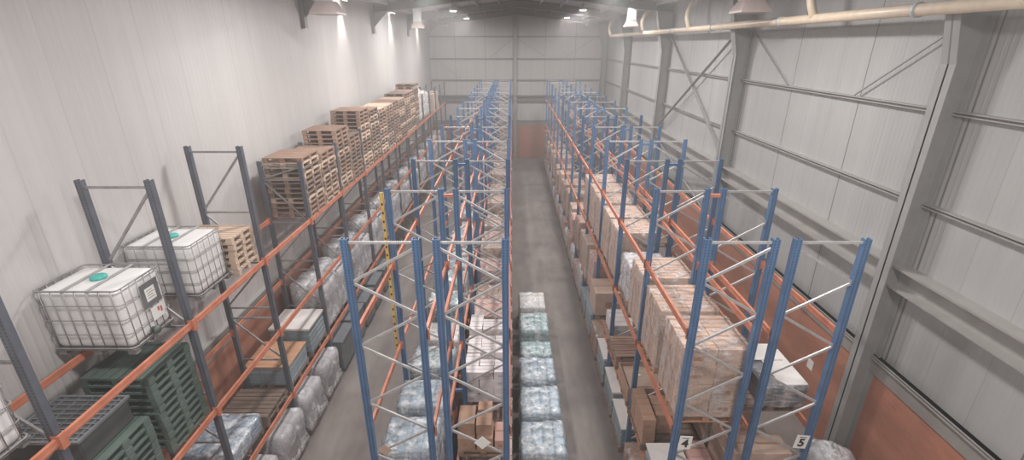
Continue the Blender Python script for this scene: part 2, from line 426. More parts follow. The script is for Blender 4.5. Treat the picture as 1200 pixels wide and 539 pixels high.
# flared roof hoods
def hood(label, x, y, zb, w):
    t = thing('ventilation_hood', label, 'hood', (x, y, zb))
    b = MB(); k = w/2; s = w*0.3
    def ring(h, z): return [(-h,-h,z),(h,-h,z),(h,h,z),(-h,h,z)]
    vs = ring(k,0)+ring(k,0.06)+ring(s,0.36); fs = []
    for r in range(2):
        for i in range(4): j=(i+1)%4; fs.append((r*4+i,r*4+j,r*4+4+j,r*4+4+i))
    b.add(vs, fs + [(0,3,2,1)]); b.build('flared_skirt', 'hoodb', t)
    b = MB(); top = APEX - (APEX-EAVE)*abs(x-XA)/8.2 - zb
    b.box(-s,s,-s,s,0.36,top); b.build('duct', 'hood', t)
    b = MB(); b.box(-s-0.03,s+0.03,-s-0.03,s+0.03,0.36,0.40); b.build('flange', 'galv', t)
hood('larger flared sheet metal hood at the top of the left wall', -5.75, 16.2, H+0.86, 0.85)
hood('nearer flared sheet metal hood above pipe on the right wall', 7.0, 15.3, H+0.86, 0.85)
hood('small far flared hood near the left wall', -5.95, 32.5, H+0.95, 0.75)
hood('small far flared hood above the pipe near the right wall', 7.05, 30.5, H+0.95, 0.75)

# ------------------------------------------------------------------ lamps
def lampobj(label, x, y, z, on=True, power=0.0, group=None, size=0.5):
    t = thing('high_bay_lamp', label, 'lamp', (x, y, z), 0, group)
    b = MB(); b.lathe([(0.20,0.0),(0.24,0.02),(0.16,0.16),(0.07,0.24),(0.07,0.34)], 18); b.build('housing', 'hood', t)
    b = MB(); b.lathe([(0.0,-0.02),(0.17,-0.02),(0.19,0.0)], 18, cap=False); b.build('lens', 'lamp' if on else 'lampdim', t)
    top = APEX - (APEX-EAVE)*abs(x-XA)/8.2 - z
    b = MB(); b.bar((0,0,0.34),(0,0,top),0.025); b.build('hanger', 'steel', t)
    if power:
        L = bpy.data.lights.new('lamp_light','AREA'); L.shape='DISK'; L.size=size*2; L.energy=power; L.color=(1.0,0.975,0.96)
        o = bpy.data.objects.new('lamp_light', L); C.objects.link(o); o.parent = t; o.location=(0,0,-0.05)
PW = 620
side = {-3.4:'left', 4.1:'right'}
for k, y in enumerate((-4.0, 4.5, 13.0, 21.5, 30.0, 38.5)):
    for x in (-3.4, 4.1):
        z = APEX - (APEX-EAVE)*abs(x-XA)/8.2 - 0.75
        lampobj('lit high bay lamp, %s from camera in the %s roof row' % (ORD[k], side[x]), x, y, z, True, PW*(0.9,0.85,1.1,1.15,1.05,1.1)[k])
for x, s in ((-5.6,'left'), (6.5,'right')):
    lampobj('lit lamp in the outer roof row on the %s, thirty metres off' % s, x, 30.0, H+2.02, True, 120)
    lampobj('low hanging lamp in front of the far wall, on the %s' % s, x, 44.0, H+1.5, False)
for k, y in enumerate((23.0, 32.2, 41.2)):
    t = thing('wall_floodlight', '%s floodlight shining down the left wall, counted from the camera' % ORD[k], 'floodlight', (XL+0.24, y, H+1.85))
    b = MB(); b.prism([(-0.16,0.0),(0.12,-0.05),(0.14,0.06),(-0.10,0.12)], 1, -0.2, 0.2); b.build('housing', 'hood', t)
    b = MB(); b.prism([(-0.15,-0.012),(0.11,-0.062),(0.11,-0.052),(-0.15,-0.002)], 1, -0.18, 0.18); b.build('lens', 'lamp', t)
    b = MB(); b.bar((0,0,0.1),(-0.23,0,0.12),0.04); b.build('bracket', 'steel', t)
    L = bpy.data.lights.new('flood_light','SPOT'); L.energy=750; L.spot_size=math.radians(66); L.spot_blend=0.9; L.shadow_soft_size=0.12; L.color=(1.0,0.95,0.9)
    o = bpy.data.objects.new('flood_light', L); C.objects.link(o); o.parent=t; o.location=(0,0,-0.1); o.rotation_euler=(0, math.radians(4), 0)

# ------------------------------------------------------------------ racks
LVB = (H-4.72, H-6.86, H-8.95)          # beam undersides of the blue racks
LVL = (H-4.96, H-7.00, H-9.00)          # of the left rack
BH = 0.12
def upright_mesh(h, mat, w=0.115, d=0.095):
    b = MB(); t = 0.012
    b.prism([(-w/2,-d/2),(w/2,-d/2),(w/2,d/2),(w/2-0.03,d/2),(w/2-0.03,d/2-t),(w/2-t,d/2-t),(w/2-t,-d/2+t),(-w/2+t,-d/2+t),(-w/2+t,d/2-t),(-w/2+0.03,d/2-t),(-w/2+0.03,d/2),(-w/2,d/2)], 2, 0.008, h)
    b.box(-w/2-0.03,w/2+0.03,-d/2-0.02,d/2+0.02,0,0.008)
    return b.mesh('upright', mat)
def beam_mesh(L, mat='orange'):
    b = MB(); b.box(-0.025,0.025,0.05,L-0.05,0,BH)
    b.box(-0.03,-0.024,0.05,L-0.05,0.02,0.045); b.box(0.024,0.03,0.05,L-0.05,0.02,0.045)
    for y in (0.05, L-0.056): b.box(-0.045,0.045,y,y+0.006,-0.05,BH+0.05)
    for y in (0.0, L-0.05): b.box(0.035,0.066,y,y+0.05,-0.06,BH+0.05)
    return b.mesh('beam', mat)
def zigzag(z_top, start_right, pitch=0.62):
    """(side, z) joints going down"""
    js = []; s = 1 if start_right else -1; z = z_top
    while z > 0.25: js.append((s, z)); z -= pitch; s = -s
    return js
def make_rack(label, x0, x1, ys, htop, mat, bmat, levels, start_right, style='zig', near_extra=None):
    t = thing('pallet_rack', label, 'pallet rack', (0, ys[0], 0))
    w = 0.115; ums = {}
    for y in ys:
        h = near_extra(y) if near_extra else htop
        if h not in ums: ums[h] = upright_mesh(h, mat, w)
        for x in (x0+w/2, x1-w/2): link('upright', ums[h], t, (x, y-ys[0], 0))
    # lattice
    braces = []
    for y in ys:
        h = near_extra(y) if near_extra else htop
        xl, xr = x0+w*0.7, x1-w*0.7; X = {1: xr, -1: xl}
        if style == 'zig':
            js = zigzag(h-0.16, start_right)
            braces.append((y,(xl,h-0.07),(xr,h-0.07)))
            for a, c in zip(js[:-1], js[1:]): braces.append((y,(X[a[0]],a[1]),(X[c[0]],c[1])))
            braces.append((y,(xl,0.15),(xr,0.15)))
        else:
            zs = [h-0.13, H-3.65, H-4.95, H-6.22, H-6.52, H-7.8, H-9.1, 0.18]
            for z in zs: braces.append((y,(xl,z),(xr,z)))
            dirs = [1, -1, 1, 0, -1, 1, -1]
            for q in range(7):
                d = dirs[q]
                if d: braces.append((y,(X[d],zs[q]-0.04),(X[-d],zs[q+1]+0.04)))
    cache = {}
    for n_, (y, a, c) in enumerate(braces[:98]):
        key = (round(a[0],3),round(a[1],3),round(c[0],3),round(c[1],3))
        if key not in cache:
            b = MB(); b.bar((a[0],0,a[1]),(c[0],0,c[1]),0.042,0.03); cache[key] = b.mesh('brace', bmat)
        link('brace', cache[key], t, (0, y-ys[0], 0))
    b = MB()
    for (y, a, c) in braces[98:]: b.bar((a[0],y-ys[0],a[1]),(c[0],y-ys[0],c[1]),0.042,0.03)
    tag(b.build('far_braces', bmat, t), kind='stuff')
    bm = beam_mesh(2.8)
    for i in range(len(ys)-1):
        for z in levels:
            link('beam', bm, t, (x0+0.02, ys[i]-ys[0], z), 0)
            o = link('beam', bm, t, (x1-0.02, ys[i]-ys[0], z))
    return t
YM = [6.9+2.8*i for i in range(14)]
YL = [2.02+2.8*i for i in range(16)]
HB = H-2.86
rA = make_rack('blue rack with orange beams, left of the two central racks, by left aisle', -2.72, -1.47, YM, HB, 'blue', 'galv', LVB, True)
rB = make_rack('blue rack with orange beams, right of the central pair, facing middle aisle', -1.26, -0.05, YM, HB, 'blue', 'galv', LVB, False)
rC = make_rack('blue rack right of the middle aisle, carrying the number 4 sign', 3.04, 4.24, YM, HB, 'blue', 'galv', LVB, True)
rD = make_rack('blue rack nearest the right wall, carrying the number 5 sign', 4.47, 5.68, YM, HB, 'blue', 'galv', LVB, False)
rL = make_rack('dark slate rack with orange beams standing along the left white wall', -7.27, -6.0, YL, H-2.1, 'slate', 'dgalv', LVL, True, 'left',
               lambda y: H-2.1 if y < 12 else H-3.1)
sp = {}
for (r, xa, xb) in ((rA, -1.49, -1.24), (rC, 4.22, 4.49)):
    for m in ('blueplain', 'orange'):
        b = MB(); b.box(xa, xb, -0.03, 0.03, -0.035, 0.035); b.box(xa,xa+0.01,-0.045,0.045,-0.06,0.06); b.box(xb-0.01,xb,-0.045,0.045,-0.06,0.06)
        sp[m] = b.mesh('row_spacer', m)
    for i, y in enumerate(YM):
        for z in ((HB-0.16, H-8.2) if i else ()):
            o = link('row_spacer', sp['orange' if i == 1 and z > 7 else 'blueplain'], r, (0, y-YM[0], z))
            if i == 1 and z > 7: tag(o, 'orange row spacer, unlike the blue ones')
# yellow marked strip on the second left upright of rack A
b = MB(); b.box(-0.035,0.035,-0.02,0.02,0,4.2)
for k in range(20): b.box(-0.018,0.018,-0.026,-0.02,0.12+k*0.2,0.17+k*0.2,1)
tag(b.build('marker_strip', ['yellow','ink'], rA, (-2.80, 2.78, H-7.15)), 'yellow strip with black marks beside the second upright')

# number signs and cards hung on the near frames
def text_mesh(s, size, mat, depth=0.002):
    cu = bpy.data.curves.new('digit', 'FONT'); cu.body = s; cu.size = size; cu.extrude = depth; cu.align_x='CENTER'; cu.align_y='CENTER'; cu.offset = 0.008
    o = bpy.data.objects.new('digit', cu); C.objects.link(o); dg = bpy.context.evaluated_depsgraph_get()
    me = bpy.data.meshes.new_from_object(o.evaluated_get(dg)); bpy.data.objects.remove(o)
    me.materials.clear(); me.materials.append(M[mat]); return me
def sign(rack, x, z, s, rot=0.0):
    b = MB(); b.box(-0.12,0.12,-0.004,0.004,-0.155,0.155); b.box(-0.07,0.07,-0.0055,-0.004,0.105,0.118,1)
    o = b.build('number_sign', ['paper','ink'], rack, (x, -0.075, z)); o.rotation_euler[1] = rot
    tag(o, 'white plate reading ' + s)
    d = bpy.data.objects.new('digit', text_mesh(s, 0.25, 'ink')); C.objects.link(d); d.parent = o
    d.rotation_euler = (PI/2, 0, 0); d.location = (0, -0.008, -0.02)
sign(rC, 3.27, H-7.0, '4', 0.06); sign(rD, 5.46, H-6.98, '5', 0.1)
for (r, x, z, m, s, lb) in ((rB, -0.56, H-7.02, 'paper', 0.11, 'blank white card turned on its corner'), (rA, -2.42, H-7.2, 'cart', 0.10, 'brown card hung on its corner')):
    b = MB(); b.box(-s,s,-0.004,0.004,-s,s); o = b.build('hanging_card', m, r, (x,-0.06,z)); o.rotation_euler[1] = PI/4; tag(o, lb)

# ------------------------------------------------------------------ goods
pal_cache = {}
def pallet_mesh(lx, ly, mat='wood', along='x', boards=7):
    """wooden pallet: top boards along x or y, stringer boards, nine blocks, skids"""
    key = (round(lx,2), round(ly,2), mat, along, boards)
    if key in pal_cache: return pal_cache[key]
    b = MB(); hx, hy = lx/2, ly/2
    L, W = (hx, hy) if along == 'x' else (hy, hx)
    def bx(l0,l1,w0,w1,z0,z1):
        if along == 'x': b.box(l0,l1,w0,w1,z0,z1)
        else: b.box(w0,w1,l0,l1,z0,z1)
    bw = 2*W/boards
    for i in range(boards): bx(-L,L,-W+i*bw+0.012,-W+(i+1)*bw-0.012,0.128,0.15)
    for l in (-L+0.06, 0, L-0.06): bx(l-0.06,l+0.06,-W,W,0.108,0.128)
    for l in (-L+0.07, 0, L-0.07):
        for w in (-W+0.05, 0, W-0.05): bx(l-0.07,l+0.07,w-0.05,w+0.05,0.022,0.108)
    for w in (-W+0.05, 0, W-0.05): bx(-L,L,w-0.05,w+0.05,0,0.022)
    pal_cache[key] = b.mesh('wooden_pallet', mat); return pal_cache[key]
PH = 0.151
npal = [0]
def pallet(x, y, z, lx, ly, label, mat='wood', along='x', rz=0.0, name='wooden_pallet', group=None):
    npal[0] += 1
    return tag(link(name, pallet_mesh(lx, ly, mat, along), None, (x, y, z), rz), label, 'pallet', group)
cart_cache = {}
def carton_mesh(lx, ly, lz, mat, tmat='tape'):
    key = (round(lx,2),round(ly,2),round(lz,2),mat)
    if key in cart_cache: return cart_cache[key]
    b = MB(); g = 0.004
    b.bbox(-lx/2+g,lx/2-g,-ly/2+g,ly/2-g,0,lz-0.004,0.006)
    b.box(-lx/2+g,lx/2-g,-0.025,0.025,lz-0.0045,lz-0.002,1)
    b.box(-lx/2+g-0.0008,-lx/2+g+0.001,-0.025,0.025,lz*0.7,lz-0.003,1); b.box(lx/2-g-0.001,lx/2-g+0.0008,-0.025,0.025,lz*0.7,lz-0.003,1)
    b.box(-lx*0.22,lx*0.1,-ly/2+g-0.0008,-ly/2+g+0.001,lz*0.35,lz*0.6,1)
    cart_cache[key] = b.mesh('carton', [mat, tmat]); return cart_cache[key]
film_cache = {}
def film_shell(lx, ly, lz, mat, seed=0, amp=0.02, r=0.05, taper=0.0, n=9):
    key = (round(lx,2),round(ly,2),round(lz,2),mat,seed%3,amp,r,taper,n)
    if key not in film_cache:
        b = MB(); b.blob(-lx/2,lx/2,-ly/2,ly/2,0,lz,r,amp,2.5,seed%3+1,n,0,taper,True)
        film_cache[key] = b.mesh('film', mat)
    return film_cache[key]

def carton_load(label, x, y, z, lx, ly, lz, nx, ny, nz, mat, film='film', missing=0, name='carton_load', tmat='tape', jit=0.01):
    """cartons stacked in a block and wrapped in film, on a pallet of its own"""
    t = thing(name, label, 'carton load', (x, y, z))
    cx, cy, cz = lx/nx, ly/ny, lz/nz; me = carton_mesh(cx, cy, cz, mat, tmat)
    n = 0
    for k in range(nz):
        for j in range(ny):
            for i in range(nx):
                if k == nz-1 and missing and (i + j*nx) >= nx*ny - missing: continue
                dx = rnd.uniform(-jit,jit); dy = rnd.uniform(-jit,jit)
                link('carton', me, t, (-lx/2+cx*(i+0.5)+dx, -ly/2+cy*(j+0.5)+dy, cz*k), PI if rnd.random() < 0.5 else 0.0)
    if film:
        link('film', film_shell(lx+0.05, ly+0.05, lz+0.02 if not missing else lz-cz*0.5, film, rnd.randrange(3), 0.015, 0.03), t)
    return t
sack_cache = {}
def soft_mesh(lx, ly, lz, mat, seed, amp=0.02, r=None, nm='pack', n=5):
    key = (round(lx,2),round(ly,2),round(lz,2),mat,seed%3,nm)
    if key not in sack_cache:
        b = MB(); b.blob(-lx/2,lx/2,-ly/2,ly/2,0,lz,r or min(lx,ly,lz)*0.18,amp,4.0,seed%3+2,n)
        sack_cache[key] = b.mesh(nm, mat)
    return sack_cache[key]
def soft_load(label, x, y, z, lx, ly, lz, nx, ny, nz, mat, film='filmt', name='wrapped_pack_load', part='pack', cat='wrapped load', amp=0.05, r=0.12, taper=0.06, mat2=None, rz=0.0):
    t = thing(name, label, cat, (x, y, z), rz)
    cx, cy, cz = lx/nx, ly/ny, lz/nz
    for k in range(nz):
        s = 1 - taper*(k+0.5)/nz - 0.06
        for j in range(ny):
            for i in range(nx):
                me = soft_mesh(cx*0.97, cy*0.97, cz*1.02, mat2 if (mat2 and k < nz-1) else mat, rnd.randrange(3), 0.012, None, part)
                link(part, me, t, ((-lx/2+cx*(i+0.5))*s, (-ly/2+cy*(j+0.5))*s, cz*k*0.97))
    link('film', film_shell(lx, ly, lz+0.03, film, rnd.randrange(3), amp, r, taper, 14), t)
    return t
def board_stack(label, x, y, z, lx, ly, lz, nl, top='board', side='boardg', rz=0.0, name='board_stack'):
    t = thing(name, label, 'board stack', (x, y, z), rz); h = lz/(nl+0.5)
    b = MB(); b.bbox(-lx/2+0.02,lx/2-0.02,-ly/2+0.02,ly/2-0.02,0,h-0.008,0.012); lm = b.mesh('layer', side)
    for k in range(nl):
        link('layer', lm, t, (rnd.uniform(-.012,.012), rnd.uniform(-.012,.012), k*h))
    b = MB(); b.bbox(-lx/2,lx/2,-ly/2,ly/2,nl*h-0.006,nl*h+h*0.45,0.008); 
    b.build('top_board', top, t)
    return t

# ---- left rack, top beams: tanks and wooden pallet stacks
def ibc(label, x, y, z, lx=1.34, ly=1.1, lz=1.22, cap_dx=0.0, front=True):
    t = thing('plastic_tank', label, 'liquid tank', (x, y, z))
    hx, hy = lx/2, ly/2
    b = MB(); b.box(-hx,hx,-hy,hy,0.09,0.11)
    for sx in (-1,0,1):
        for sy in (-1,0,1): b.box(sx*(hx-0.09)-0.07,sx*(hx-0.09)+0.07,sy*(hy-0.07)-0.05,sy*(hy-0.07)+0.05,0,0.09)
    b.build('base_pallet', 'dgalv', t)
    b = MB(); b.blob(-hx+0.03,hx-0.03,-hy+0.03,hy-0.03,0.115,lz-0.035,0.09,0.004,1.2,1,14); b.build('tank_bottle', 'ibc', t)
    c = MB()
    def rect(z, r=0.014):
        P = []; R = 0.08
        for (cx, cy, a0) in ((hx-R,hy-R,0),(-hx+R,hy-R,PI/2),(-hx+R,-hy+R,PI),(hx-R,-hy+R,1.5*PI)):
            for q in range(4): a = a0+q*PI/6; P.append((cx+R*math.cos(a), cy+R*math.sin(a), z))
        c.tube(P, r, 6, closed=True)
    for k in range(5): rect(0.13+(lz-0.15)*k/4.0, 0.014 if k in (0,4) else 0.009)
    for i in range(7):
        xx = -hx+0.1+(lx-0.2)*i/6
        for yy in (-hy, hy): c.tube([(xx,yy,0.1),(xx,yy,lz-0.02)],0.008,6)
    for i in range(6):
        yy = -hy+0.1+(ly-0.2)*i/5
        for xx in (-hx, hx): c.tube([(xx,yy,0.1),(xx,yy,lz-0.02)],0.008,6)
    c.build('cage', 'dgalv', t)
    b = MB()
    for xx in (-0.2, 0.2): b.bar((xx,-hy,lz-0.012),(xx,hy,lz-0.012),0.05,0.012)
    b.build('top_bars', 'galv', t)
    b = MB(); b.lathe([(0.12,0),(0.12,0.035),(0.10,0.05),(0.0,0.05)],20,(cap_dx,0,lz-0.03)); tag(b.build('screw_cap', 'teal', t), 'teal round screw cap')
    if front:
        b = MB(); b.box(hx+0.012,hx+0.02,-0.08,0.32,0.62,1.06); b.box(hx+0.02,hx+0.023,0.0,0.22,0.72,0.96,1)
        for q in range(4): b.box(hx+0.023,hx+0.0245,0.03,0.19-0.03*(q%2),0.77+q*0.045,0.78+q*0.045,0)
        b.build('label_plate', ['plate','paper'], t)
        b = MB(); b.box(hx+0.012,hx+0.018,0.02,0.30,0.34,0.58); b.box(hx+0.018,hx+0.0195,0.16,0.20,0.46,0.54,1); b.box(hx+0.018,hx+0.0195,0.22,0.26,0.42,0.52,1)
        b.build('paper_notice', ['paper','red'], t)
        b = MB(); b.lathe([(0.05,0),(0.05,0.1),(0.07,0.1),(0.07,0.14)],12,(0,0,0)); o = b.build('outlet_valve', 'green', t, (hx-0.06,-0.02,0.2)); o.rotation_euler = (0,PI/2,0)
    return t
ZL1 = LVL[0]+BH+0.005; ZL2 = LVL[1]+BH+0.005; ZL3 = LVL[2]+BH+0.005
ibc('caged white liquid tank cut off at the lower left corner', -6.93, 4.19, ZL1, front=False)
ibc('nearest complete caged white tank with teal cap, grey plate and red print', -6.93, 7.07, ZL1, ly=0.99)
ibc('caged white tank between the nearest tank and the pale pallet stack', -6.93, 8.9, ZL1, front=False)
def pstack(x, y, z, lx, ly, n, where, mats, along='x', group=None, jit=0.02, name='wooden_pallet', adj='worn wooden'):
    for k in range(n):
        tone = mats[rnd.randrange(len(mats))]
        lb = ('%s pallet, %s from top of the %s' % (adj, ORD[n-1-k], where)) if k < n-1 else ('topmost %s pallet of the %s' % (adj, where))
        pallet(x+rnd.uniform(-jit,jit), y+rnd.uniform(-jit,jit), z+k*PH, lx, ly, lb, tone, along, rnd.uniform(-0.015,0.015), name, group)
pstack(-6.72, 9.92, ZL1, 1.22, 0.86, 6, 'pale stack behind the tanks', ['woodl'], 'x', 'pale pallets behind the tanks', adj='fresh pale')
YS = [13.42+0.57, 14.85+0.5]
slots = [(13.9,12,1.12),(15.22,11,1.02),(16.75,14,1.12),(18.05,11,1.05),(19.5,16,1.15),(20.9,15,1.1),(22.3,14,1.1),(23.7,14,1.1),(25.1,14,1.1),(26.5,14,1.1),(27.9,15,1.1),(29.3,15,1.12),(30.72,17,1.1)]
for i, (y, n, w) in enumerate(slots):
    pstack(-6.0-1.14/2+0.0, y, ZL1, 1.14, 1.22, n, '%s tall stack along the left wall' % ORD[i], ['wood','wood','woodg','woodl'], 'x', 'pallets stacked on the left rack')
# white bundles beyond the pallet stacks
for i, y in enumerate((32.1, 33.6, 34.93)):
    pallet(-6.62, y, ZL1, 1.15, 1.15, 'pallet under the %s white sack bundle high on the left rack' % ORD[i], 'wood')
    soft_load('%s tall white sack bundle past the pallet stacks, high on left rack' % ORD[i], -6.62, y, ZL1+PH, 1.15, 1.15, 1.9-0.2*i, 2,2,4, 'board', 'filmw', 'wrapped_sack_load', 'sack')
for i, y in enumerate((37.7, 39.4)):
    carton_load('%s beige carton load near the far end of the left rack top' % ORD[i], -6.6, y, ZL1, 1.1, 1.1, 1.3, 2,2,3, 'cart')

# ---- left rack, second beams: green plastic pallets and a black crate
pstack(-6.68, 6.98, ZL2, 1.16, 1.05, 11, 'tall green stack below the tank', ['green'], 'y', 'green pallets below the tank', 0.008, 'plastic_pallet', 'dark green plastic')
pstack(-6.68, 5.72, ZL2, 1.16, 1.05, 7, 'low green stack under the crate', ['green'], 'y', 'green pallets under the black crate', 0.008, 'plastic_pallet', 'dark green plastic')
t = thing('mesh_crate', 'black plastic crate with ribbed lid on the low green pallet stack', 'crate', (-6.86, 5.72, ZL2+7*PH+0.002))
b = MB(); b.bbox(-0.56,0.56,-0.48,0.48,0,0.42,0.03); b.build('crate_body', 'black', t)
b = MB(); b.box(-0.58,0.58,-0.50,-0.46,0.42,0.46); b.box(-0.58,0.58,0.46,0.50,0.42,0.46); b.box(-0.58,-0.54,-0.46,0.46,0.42,0.46); b.box(0.54,0.58,-0.46,0.46,0.42,0.46)
b.build('rim', 'grey', t)
b = MB()
for k in range(9): b.box(-0.54,0.54,-0.42+k*0.1,-0.395+k*0.1,0.42,0.445)
for k in range(5): b.box(-0.44+k*0.22,-0.42+k*0.22,-0.46,0.46,0.42,0.44)
b.build('ribbed_lid', 'grey', t)

# ---- left rack, lowest beams
XLc = -6.66
pallet(XLc, 8.35, ZL3, 1.15, 1.25, 'pallet under the blue sacks on the lowest left beams', 'woodg')
soft_load('flat load of blue grey sacks, nearest on the lowest left beams', XLc, 8.35, ZL3+PH, 1.2, 1.28, 0.42, 3,3,2, 'sackb', 'filmt', 'wrapped_sack_load', 'sack', amp=0.02, r=0.06, taper=0.0)
for k in range(2): pallet(XLc, 9.68, ZL3+k*PH, 1.2, 1.05, 'empty slatted pallet behind the blue sacks on the lowest left beams, %s one' % ('lower','upper')[k], 'woodg', 'x')
for k in range(1): pallet(XLc, 11.1, ZL3, 1.2, 1.15, 'pallet under the plywood topped stack on the left rack', 'woodg')
board_stack('stack of blue grey layers topped with brown plywood, left rack', XLc, 11.1, ZL3+PH, 1.22, 1.2, 0.62, 5, 'dwood', 'boardg')
pallet(XLc, 12.56, ZL3, 1.2, 1.15, 'pallet under the white topped stack on the left rack', 'woodg')
board_stack('stack of grey layers topped with white boards, left rack', XLc, 12.56, ZL3+PH, 1.22, 1.15, 0.85, 5, 'board', 'boardg')
n = 0
for i in range(11):
    for j in range(2):
        y = 13.95 + i*2.8 + j*1.32; n += 1
        hh = [1.35,1.5,1.4,1.6,1.3,1.55][n%6]
        pallet(XLc+0.02, y, ZL3, 1.15, 1.15, 'pallet under the %s silver load on the lowest left beams' % ORD[n-1], 'woodg')
        far = i > 3
        soft_load('%s silver wrapped load on the lowest left beams, counted past the boards' % ORD[n-1], XLc+0.05, y, ZL3+PH, 1.22, 1.2, hh, 2,2,1, 'sack', 'filmw', 'wrapped_sack_load', 'sack', amp=0.09, r=0.09, taper=0.10)
# floor under the left rack
for i, (y, hh) in enumerate(((8.3,1.0),(9.75,1.1),(11.15,1.1),(12.55,1.1))):
    pallet(-6.45, y, 0.001, 1.3, 1.15, 'floor pallet under the %s silver load beneath the left rack' % ORD[i], 'woodg')
    soft_load('%s silver wrapped load on the floor under the left rack' % ORD[i], -6.42, y, 0.001+PH, 1.42, 1.22, hh, 2,2,1, 'sack', 'filmw', 'wrapped_sack_load', 'sack', amp=0.09, r=0.09, taper=0.14)
for i, (y, hh) in enumerate(((14.0,1.25),(15.3,1.3),(16.75,1.2),(18.1,1.25),(19.6,1.2))):
    t = thing('plastic_bin', '%s dark grey lidded bin on the floor past the silver loads' % ORD[i], 'bin', (-6.4, y, 0.001))
    b = MB(); b.bbox(-0.66,0.66,-0.58,0.58,0.1,hh-0.08,0.04)
    b.build('bin_body', 'grey', t)
    b = MB()
    for s in (-1,0,1): b.box(-0.62,0.62,s*0.45-0.06,s*0.45+0.06,0,0.1)
    b.build('runner', 'grey', t)
    b = MB(); b.bbox(-0.69,0.69,-0.61,0.61,hh-0.08,hh,0.02); b.build('lid', 'grey', t)

# ---- rack A, lowest beams: film wrapped packs
ZB1 = LVB[0]+BH+0.005; ZB2 = LVB[1]+BH+0.005; ZB3 = LVB[2]+BH+0.005
kinds = [('pack','blue white packs','filmt',1.15),('pack','blue white packs','filmt',1.05),('packt','dark green and white packs','filmw',1.0),('board','jumbled white packs','filmw',0.9),
         ('packt','teal and white packs','filmt',1.2),('packt','teal and white packs','filmt',1.25)]
n = 0
for i in range(9):
    for j in range(2):
        m, d, f, hh = kinds[n] if n < 6 else (('pack','pale packs','filmt',1.1),('board','white packs','filmw',1.0))[n%2]
        y = YM[i] + 0.72 + 1.34*j; n += 1
        pallet(-2.09, y, ZB3, 1.2, 1.0, 'pallet under the %s wrapped load in the left central rack' % ORD[n-1], 'woodg')
        near = n <= 6
        soft_load('%s of the wrapped loads of %s in the left central rack' % (ORD[n-1], d), -2.09, y, ZB3+PH, 1.2, 1.02, hh, 4 if near else 2, 4 if near else 2, 3 if near else 2, m, f, amp=0.05, r=0.12, mat2='packd' if n == 3 else None)

# ---- rack B, lowest beams
pallet(-0.66, 8.62, ZB3, 1.16, 0.85, 'pallet under the loose brown cartons in the right central rack', 'wood')
c = 0
for (dx, dy, w, l, h, z) in ((-0.38,-0.12,0.40,0.55,0.36,0),(0.04,-0.12,0.38,0.55,0.36,0),(0.41,-0.1,0.3,0.6,0.30,0),(-0.38,0.0,0.38,0.6,0.34,0.36),(0.02,-0.1,0.36,0.40,0.30,0.36),(0.03,0.27,0.34,0.3,0.36,0.36)):
    nm = ['left lower','middle lower','right lower','left upper','middle upper','small rear upper'][c]; c += 1
    o = link('carton', carton_mesh(w, l, h, 'cartb' if c not in (3,) else 'cartp'), None, (-0.66+dx, 8.62+dy, ZB3+PH+z+0.001*(z>0)), 0)
    tag(o, '%s brown carton on the nearest pallet of the right central rack' % nm, 'carton', 'loose brown cartons')
pallet(-0.66, 7.45, ZB3, 1.16, 0.95, 'bare pallet at the near end of the right central rack', 'woodg')
specs = [('cartw','white boxes',0.95),('cartw','white boxes',0.9),('cartw','white boxes',1.05),('cartp','pink cartons',0.8),('cartb','brown cartons',0.6),('cartp','pink cartons',1.0)]
n = 0
for i in range(1, 11):
    m3 = 3 if i == 1 else 2
    for j in range(m3):
        y = YM[i] + (0.5+0.9*j if m3 == 3 else 0.72+1.34*j); l = 0.8 if m3 == 3 else 1.1
        if n < 6: m, d, hh = specs[n]
        else: m, d, hh = [('cart','beige cartons',1.15),('cartb','brown cartons',0.8),('cart','beige cartons',1.3),('cartp','pink cartons',1.0)][n%4]
        n += 1
        pallet(-0.66, y, ZB3, 1.16, l, 'pallet under the %s wrapped carton load in the right central rack' % ORD[n-1], 'wood')
        carton_load('%s carton load on the lowest beams of the right central rack, %s' % (ORD[n-1], d), -0.66, y, ZB3+PH, 1.14, l, hh, 3, 3 if n < 4 else 2, 4 if n < 8 else 3, m, None if m == 'cartw' else 'film', 2 if n in (1,3) else 0, tmat='tapew' if m == 'cartw' else 'tape')
n = 0
for i in range(0, 10):
    for j in range(2):
        y = YM[i] + 0.72 + 1.34*j; n += 1
        m = ['cartp','cartb','cartw','cart'][n%4]
        pallet(-0.62, y, 0.001, 1.2, 1.1, 'floor pallet under the %s carton load beneath the right central rack' % ORD[n-1], 'woodg')
        carton_load('%s floor carton load beneath the right central rack' % ORD[n-1], -0.60, y, 0.001+PH, 1.2, 1.1, 0.9+0.1*(n%3), 2, 2, 2, m, 'film')

# ---- six film wrapped bundles standing in the middle aisle
ay = [(9.38,1.17,1.2,'pack',0.00,1.22),(10.76,1.17,1.2,'pack',0.0,1.2),(12.17,1.15,1.18,'pack',0.02,1.18),(13.24,1.15,0.8,'packt',0.0,1.12),(14.86,1.15,1.28,'packt',0.0,1.1),(16.5,1.12,1.3,'board',0.0,1.1)]
nm = ['nearest','second nearest','third','fourth','second last','farthest']
for i, (y, hh, l, m, dx, w) in enumerate(ay):
    pallet(0.80, y, 0.001, 1.1, l-0.08, 'floor pallet under the %s clear bundle in the middle aisle' % nm[i], 'woodg')
    soft_load('%s film wrapped bundle in the row standing in the middle aisle' % nm[i], 0.80, y, 0.001+PH, w, l, hh-PH, 4,4,3, m, 'filmt', amp=0.06, r=0.15, taper=0.05)

